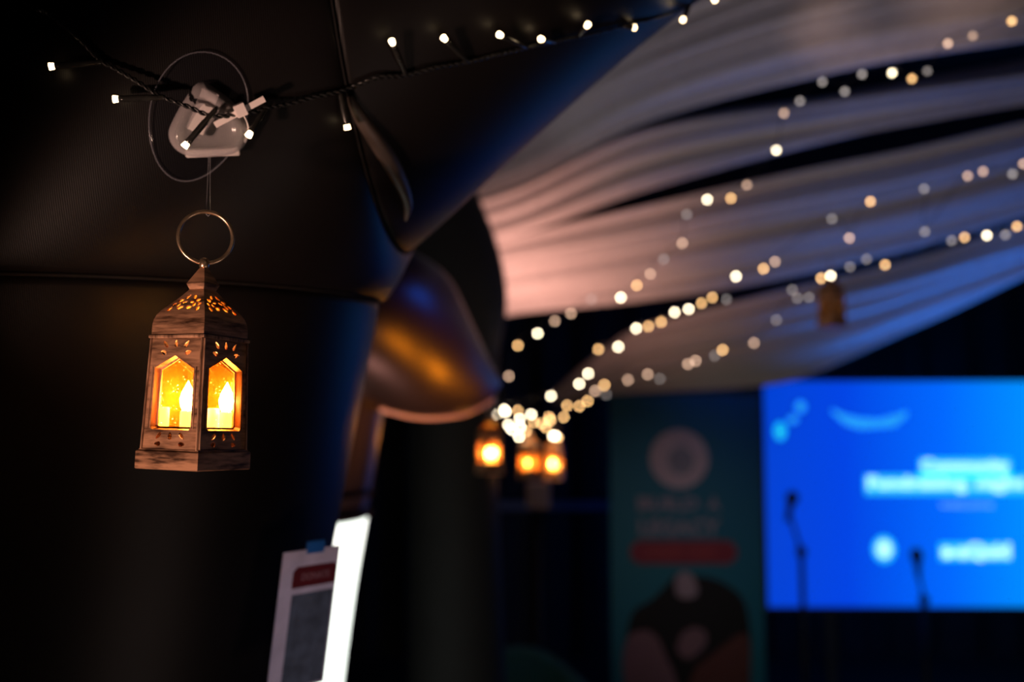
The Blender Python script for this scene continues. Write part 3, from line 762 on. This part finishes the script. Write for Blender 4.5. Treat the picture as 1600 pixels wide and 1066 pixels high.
# ------------------------------------------------------------------ presentation screen
SD = 5.8
def at_y(px, py, yy):
    d = (P(px, py, 1) - CAM); return CAM + d * (yy / d.y)
SY = 5.9
s_tl = at_y(1196, 596, SY); s_bl = at_y(1199, 948, SY)
sw, sh = 2.36, s_tl.z - s_bl.z
scr = empty('presentation_screen', (s_bl.x + sw / 2, SY, 0), 'large glowing blue presentation screen with pale lettering', 'screen')
zc = (s_tl.z + s_bl.z) / 2
def sx_(px): return at_y(px, 770, SY).x - scr.location.x
def sz_(py): return at_y(1400, py, SY).z
def screen_mat():
    m, N, L, b = mat('blue_slide')
    tc = N.new('ShaderNodeTexCoord'); sp = N.new('ShaderNodeSeparateXYZ'); L.new(tc.outputs['Object'], sp.inputs[0])
    mr = N.new('ShaderNodeMapRange'); mr.inputs[1].default_value = -1.18; mr.inputs[2].default_value = 1.18; L.new(sp.outputs[0], mr.inputs[0])
    r = ramp(N, L, mr.outputs[0], [(0.0, (0.0, 0.055, 0.66)), (0.2, (0.0, 0.058, 0.78)), (0.45, (0.0, 0.14, 1.0)), (0.7, (0.0, 0.30, 1.0)), (1.0, (0.0, 0.24, 1.0))])
    b.inputs['Base Color'].default_value = (0.02, 0.02, 0.02, 1); b.inputs['Roughness'].default_value = 0.5
    L.new(r.outputs[0], b.inputs['Emission Color']); b.inputs['Emission Strength'].default_value = 1.0
    return m
bm = bmesh.new(); add_box(bm, (0, 0, zc), (sw, 0.03, sh)); bmobj('panel', bm, screen_mat(), scr)
FR = simple('dark_blue_grey_frame', (0.03, 0.05, 0.08), 0.5)
for c, s in (((0, 0, zc + sh / 2 + 0.012), (sw + 0.05, 0.05, 0.024)), ((0, 0, zc - sh / 2 - 0.012), (sw + 0.05, 0.05, 0.024)), ((-sw / 2 - 0.012, 0, zc), (0.025, 0.05, sh)), ((sw / 2 + 0.012, 0, zc), (0.025, 0.05, sh))):
    bm = bmesh.new(); add_box(bm, c, s, bev=0.004); bmobj('frame_bar', bm, FR, scr)
for sx in (-0.8, 0.8):
    bm = bmesh.new(); add_box(bm, (sx, 0.05, (zc - sh / 2) / 2), (0.06, 0.05, zc - sh / 2), bev=0.006); lg_ = bmobj('leg', bm, FR, scr)
    bm = bmesh.new(); add_box(bm, (sx, 0.05, 0.02), (0.08, 0.7, 0.04), bev=0.006); bmobj('foot', bm, FR, lg_)
yo = -0.017
CY = emit('cyan_slide_print', (0.0, 0.55, 1.0), 1.0); WH = emit('white_slide_print', (0.42, 0.85, 1.0), 1.35); SOFT = emit('soft_blue_slide_print', (0.0, 0.32, 1.0), 1.0)
def spx(px, py): return (sx_(px), sz_(py))
def quad(x0, y0, x1, y1): return [spx(x0, y1), spx(x1, y1), spx(x1, y0), spx(x0, y0)]
flat('title_highlight', quad(1436, 716, 1580, 745), CY, scr, yo); flat('title_highlight', quad(1350, 742, 1606, 773), CY, scr, yo)
flat('logo_highlight', quad(1462, 848, 1574, 876), CY, scr, yo)
k = sh / 352.0
put_text('Community', 138 * k, 25 * k, WH, scr, (sx_(1508), yo - 0.002, sz_(730)), 0.03)
put_text('Fundraising', 156 * k, 25 * k, WH, scr, (sx_(1432), yo - 0.002, sz_(757)), 0.03)
put_text('night', 78 * k, 25 * k, WH, scr, (sx_(1563), yo - 0.002, sz_(757)), 0.03)
put_text('welcome', 84 * k, 11 * k, emit('pale_slide_print', (0.12, 0.42, 1.0), 1.0), scr, (sx_(1507), yo - 0.002, sz_(788)), 0.01)
put_text('e-aQuid', 108 * k, 28 * k, WH, scr, (sx_(1519), yo - 0.002, sz_(862)), 0.04)
bx_, bz_ = spx(1377, 858)
flat('round_emblem', ell(bx_, bz_, 18 * k, 21 * k), CY, scr, yo); flat('round_emblem', ell(bx_, bz_, 11 * k, 13 * k), WH, scr, yo - 0.002)
# brush strokes on the slide
c0 = [spx(1302, 642), spx(1322, 656), spx(1345, 662), spx(1375, 662), spx(1400, 658), spx(1420, 646)]
th = [3, 8, 9, 7, 9, 4]
flat('brush_stroke', [(x, z + t * k) for (x, z), t in zip(c0, th)][::-1] + [(x, z - t * k) for (x, z), t in zip(c0, th)], SOFT, scr, yo)
for (x, y, a, b, m) in ((1220, 674, 9, 14, CY), (1253, 636, 8, 9, SOFT), (1240, 656, 8, 6, SOFT)):
    p = spx(x, y); flat('brush_stroke', ell(p[0], p[1], a * k, b * k), m, scr, yo)

# ------------------------------------------------------------------ roll-up banner
BY = 5.45
b_l = at_y(953, 760, BY).x; b_r = at_y(1190, 760, BY).x; bt = at_y(1060, 613, BY).z
ban = empty('roll_up_banner', ((b_l + b_r) / 2, BY, 0), 'tall dark teal roll up banner with round emblem and red pill beside the screen', 'banner')
bwid = b_r - b_l
def bpx(px, py): q_ = at_y(px, py, BY); return (q_.x - ban.location.x, q_.z)
def banner_mat():
    m, N, L, b = mat('teal_banner_print')
    tc = N.new('ShaderNodeTexCoord'); sp = N.new('ShaderNodeSeparateXYZ'); L.new(tc.outputs['Object'], sp.inputs[0])
    ad = N.new('ShaderNodeMath'); ad.operation = 'MULTIPLY_ADD'; L.new(sp.outputs[0], ad.inputs[0]); ad.inputs[1].default_value = 0.9; L.new(sp.outputs[2], ad.inputs[2])
    r = ramp(N, L, ad.outputs[0], [(0.2, (0.0, 0.19, 0.25)), (1.0, (0.0, 0.13, 0.27))])
    r2 = N.new('ShaderNodeMapRange'); r2.inputs[1].default_value = 0.6; r2.inputs[2].default_value = 2.2; L.new(ad.outputs[0], r2.inputs[0]); L.new(r2.outputs[0], r.inputs[0])
    L.new(r.outputs[0], b.inputs['Base Color']); b.inputs['Roughness'].default_value = 0.6
    return m
bm = bmesh.new(); add_box(bm, (0, 0, bt / 2 + 0.03), (bwid, 0.004, bt - 0.06)); bmobj('print', bm, banner_mat(), ban)
ALU = simple('brushed_aluminium', (0.35, 0.36, 0.38), 0.35, 0.9)
bm = bmesh.new(); add_box(bm, (0, 0, bt), (bwid + 0.01, 0.02, 0.03), bev=0.005); bmobj('top_rail', bm, simple('dark_rail', (0.03, 0.04, 0.05), 0.4), ban)
bm = bmesh.new(); add_box(bm, (0, 0, 0.045), (bwid + 0.03, 0.14, 0.09), bev=0.02); bmobj('base', bm, ALU, ban)
bm = bmesh.new(); add_lathe(bm, [(0.008, 0.05), (0.008, bt)], 10, Matrix.Translation((0, 0.03, 0))); bmobj('support_pole', bm, ALU, ban)
GREY = simple('grey_print', (0.62, 0.50, 0.55), 0.6); GREY2 = simple('slate_print', (0.30, 0.30, 0.38), 0.6); RED = simple('red_print', (0.30, 0.025, 0.05), 0.6); RED2 = simple('bright_red_print', (0.45, 0.06, 0.06), 0.6)
HAIR = simple('black_print', (0.004, 0.004, 0.005), 0.7); SKIN = simple('mauve_print', (0.26, 0.15, 0.17), 0.7); BROWN = simple('brown_print', (0.14, 0.045, 0.035), 0.7); PALE = simple('pale_mauve_print', (0.42, 0.32, 0.36), 0.7)
kb = bwid / 237.0
ex, ez = bpx(1061, 717)
flat('emblem', ell(ex, ez, 46 * kb, 46 * kb), GREY, ban, -0.0035); flat('emblem_centre', ell(ex + 3 * kb, ez - 3 * kb, 20 * kb, 22 * kb), GREY2, ban, -0.005)
t1 = bpx(1061, 787); put_text('BUILD', 96 * kb, 22 * kb, GREY2, ban, (t1[0] - 17 * kb, -0.004, t1[1]), 0.05)
put_text('A', 21 * kb, 22 * kb, GREY2, ban, (t1[0] + 54 * kb, -0.004, t1[1]), 0.05)
t2 = bpx(1062, 824); put_text('LEGACY', 128 * kb, 26 * kb, GREY2, ban, (t2[0], -0.004, t2[1]), 0.05)
p_ = bpx(1068, 863); flat('pill', pill(p_[0], p_[1], 166 * kb, 36 * kb), RED, ban, -0.0035)
put_text('DONATE', 56 * kb, 13 * kb, RED2, ban, (p_[0] - 30 * kb, -0.005, p_[1]), 0.04)
put_text('TODAY', 46 * kb, 13 * kb, RED2, ban, (p_[0] + 28 * kb, -0.005, p_[1]), 0.04)
def shape(pts, m, y): flat('photo_print', [bpx(*p) for p in pts][::-1], m, ban, y)
def blob(pts, m, y):
    c = cr([Vector((*p, 0)) for p in pts] + [Vector((*pts[0], 0))], 6)[:-1]; shape([(v.x, v.y) for v in c], m, y)
blob([(980, 985), (990, 955), (1020, 935), (1045, 910), (1060, 897), (1090, 900), (1125, 908), (1160, 935), (1172, 985), (1172, 1066), (1170, 1180), (985, 1180), (975, 1060)], HAIR, -0.0032)
blob([(1055, 905), (1066, 893), (1082, 900), (1090, 925), (1078, 935), (1058, 930)], PALE, -0.0042)
blob([(985, 990), (1010, 985), (1028, 998), (1040, 1025), (1055, 1060), (1062, 1120), (1000, 1150), (975, 1060), (975, 1015)], SKIN, -0.0042)
blob([(1065, 990), (1085, 980), (1103, 990), (1100, 1010), (1075, 1030), (1058, 1015)], SKIN, -0.0042)
blob([(1090, 1040), (1130, 1010), (1160, 990), (1172, 1010), (1170, 1080), (1165, 1170), (1075, 1170), (1070, 1090)], BROWN, -0.0042)

# ------------------------------------------------------------------ card taped on the near arch
cA, cB = P(443, 864, 1.085), P(531, 852, 1.15)
cC = P(412, 1080, 1.085)
ux = (cB - cA); cw = ux.length; ux.normalize(); uz = (cA - cC); ch_ = uz.length * 1.05; uz = (uz - ux * uz.dot(ux)).normalized(); un = ux.cross(uz).normalized()
if un.dot(CAM - cA) < 0: un = -un
card = empty('printed_card', (0, 0, 0), 'white printed card with dark red header, taped to the black arch', 'card')
card.matrix_world = frame_matrix(ux, -un, uz, cA - uz * ch_)
CARD = simple('white_card', (0.66, 0.60, 0.68), 0.55)
bm = bmesh.new(); add_box(bm, (cw / 2, 0, ch_ / 2), (cw, 0.0016, ch_), bev=0.0004); bmobj('board', bm, CARD, card)
def rr(x0, z0, x1, z1, r=0.0): return [(x0, z0), (x1, z0), (x1, z1 - r), (x1 - r, z1), (x0 + r, z1), (x0, z1 - r)]
flat('header', rr(cw * 0.20, ch_ * 0.735, cw * 0.985, ch_ * 0.885, 0.005), simple('maroon_print', (0.12, 0.006, 0.012), 0.5), card, -0.0012)
put_text('DONATE', cw * 0.5, ch_ * 0.05, simple('rose_print', (0.30, 0.14, 0.15), 0.5), card, (cw * 0.6, -0.002, ch_ * 0.81), 0.03)
flat('plain_panel', [(cw * 0.22, ch_ * 0.02), (cw * 0.96, ch_ * 0.02), (cw * 0.96, ch_ * 0.69), (cw * 0.22, ch_ * 0.69)], simple('slate_ink', (0.09, 0.115, 0.15), 0.55, 0, 0.35, 60), card, -0.0012)
bm = bmesh.new(); add_box(bm, (cw * 0.55, 0.0, ch_ + 0.002), (0.026, 0.003, 0.014), bev=0.001); bmobj('tape', bm, simple('blue_tape', (0.02, 0.14, 0.42), 0.35), card)

# ------------------------------------------------------------------ microphone stands, speaker, chair
STEEL = simple('black_steel', (0.012, 0.012, 0.014), 0.45, 0.3)
def mic_stand(label, foot_px, top_px, clip_px, mic_px, yy, group='microphone stands'):
    f = at_y(*foot_px, yy); root = empty('microphone_stand', (f.x, yy, 0), label, 'microphone stand', group)
    def Q(p, dy=0): q_ = at_y(p[0], p[1], yy); return Vector((q_.x - f.x, dy, q_.z))
    bm = bmesh.new(); t = Q(top_px); add_tube(bm, [Vector((0, 0, 0.02)), Vector((t.x * 0.3, 0, t.z * 0.5)), t], 0.014, 10); bmobj('pole', bm, STEEL, root, True)
    for a in (0.4, 2.5, 4.6):
        bm = bmesh.new(); add_tube(bm, [Vector((0, 0, 0.12)), Vector((0.28 * math.cos(a), 0.28 * math.sin(a), 0.012))], 0.009, 8); bmobj('leg', bm, STEEL, root, True)
    bm = bmesh.new(); add_lathe(bm, [(0.02, -0.025), (0.026, -0.01), (0.026, 0.01), (0.02, 0.025)], 12, Matrix.Translation(t)); bmobj('clutch', bm, STEEL, root, True)
    c = Q(clip_px, -0.02); bm = bmesh.new(); add_tube(bm, [t, c], 0.009, 8); bmobj('boom_arm', bm, STEEL, root, True)
    m = Q(mic_px, -0.06); d = (m - c).normalized(); x = d.orthogonal().normalized(); M = frame_matrix(x, d.cross(x), d, c)
    ln = (m - c).length
    bm = bmesh.new(); add_lathe(bm, [(0.010, -0.05), (0.016, 0.0), (0.020, ln * 0.5)], 14, M); mc = bmobj('microphone', bm, STEEL, root, True)
    bm = bmesh.new(); add_lathe(bm, [(0.018, ln * 0.5), (0.030, ln * 0.6), (0.032, ln * 0.85), (0.02, ln + 0.005), (0.004, ln + 0.01)], 14, M); bmobj('grille', bm, simple('dark_mesh', (0.03, 0.03, 0.035), 0.5, 0.5), mc, True)
mic_stand('microphone stand at the left edge of the blue screen, boom raised', (1262, 1180), (1252, 862), (1231, 800), (1234, 770), 4.95)
mic_stand('microphone stand before the middle of the blue screen, lower one', (1452, 1180), (1444, 938), (1432, 892), (1424, 858), 5.2)

sp_y = 4.6
pp = at_y(841, 795, sp_y)
st_ = empty('speaker_stand', (pp.x, sp_y, 0), 'black pole stand under the small pale box below the lantern pair', 'speaker stand')
bm = bmesh.new(); add_lathe(bm, [(0.018, 0.03), (0.018, 0.8), (0.014, 0.81), (0.014, pp.z)], 12); bmobj('pole', bm, STEEL, st_, True)
for a in (0.3, 2.4, 4.5):
    bm = bmesh.new(); add_tube(bm, [Vector((0, 0, 0.35)), Vector((0.33 * math.cos(a), 0.33 * math.sin(a), 0.012))], 0.011, 8); bmobj('leg', bm, STEEL, st_, True)
spk = empty('box_speaker', (pp.x, sp_y, pp.z), 'small pale grey box speaker on a black pole below the lantern pair', 'speaker')
bm = bmesh.new(); add_box(bm, (0, 0, 0.062), (0.105, 0.10, 0.122), bev=0.01); bmobj('cabinet', bm, simple('pale_grey_plastic', (0.40, 0.36, 0.40), 0.5), spk)
bm = bmesh.new(); add_box(bm, (0, -0.051, 0.062), (0.085, 0.006, 0.10), bev=0.002); bmobj('grille', bm, simple('grey_grille', (0.26, 0.24, 0.28), 0.6, 0, 0.3, 400, 0.3), spk)

chp = at_y(812, 1034, 4.2)
chair = empty('tub_chair', (chp.x, 4.25, 0), 'dark teal padded chair low below the light cluster', 'chair')
TEAL = simple('teal_upholstery', (0.015, 0.13, 0.13), 0.85, 0, 0.2, 60, 0.2)
bm = bmesh.new(); add_box(bm, (0, 0, 0.42), (0.50, 0.50, 0.12), bev=0.04); bmobj('seat', bm, TEAL, chair, True)
bm = bmesh.new()
hb = chp.z
prof = []
for j in range(13):
    a = PI * (0.0 + j / 12.0)
    x, y = 0.27 * math.cos(a), 0.05 + 0.22 * math.sin(a); hgt = hb - 0.12 * abs(math.cos(a)) ** 2
    n_ = Vector((math.cos(a), math.sin(a), 0)) * 0.035
    prof.append([bm.verts.new(Vector((x, y, 0.40)) + n_), bm.verts.new(Vector((x, y, hgt - 0.03)) + n_), bm.verts.new(Vector((x, y, hgt))), bm.verts.new(Vector((x, y, hgt - 0.03)) - n_), bm.verts.new(Vector((x, y, 0.40)) - n_)])
for a, b in zip(prof, prof[1:]):
    for i in range(5): bm.faces.new((a[i], a[(i + 1) % 5], b[(i + 1) % 5], b[i]))
bm.faces.new(prof[0]); bm.faces.new(prof[-1][::-1]); bmobj('backrest', bm, TEAL, chair, True)
for x in (-0.2, 0.2):
    for y in (-0.2, 0.2):
        bm = bmesh.new(); add_lathe(bm, [(0.012, 0.0), (0.02, 0.37)], 10, Matrix.Translation((x, y, 0))); bmobj('leg', bm, STEEL, chair, True)
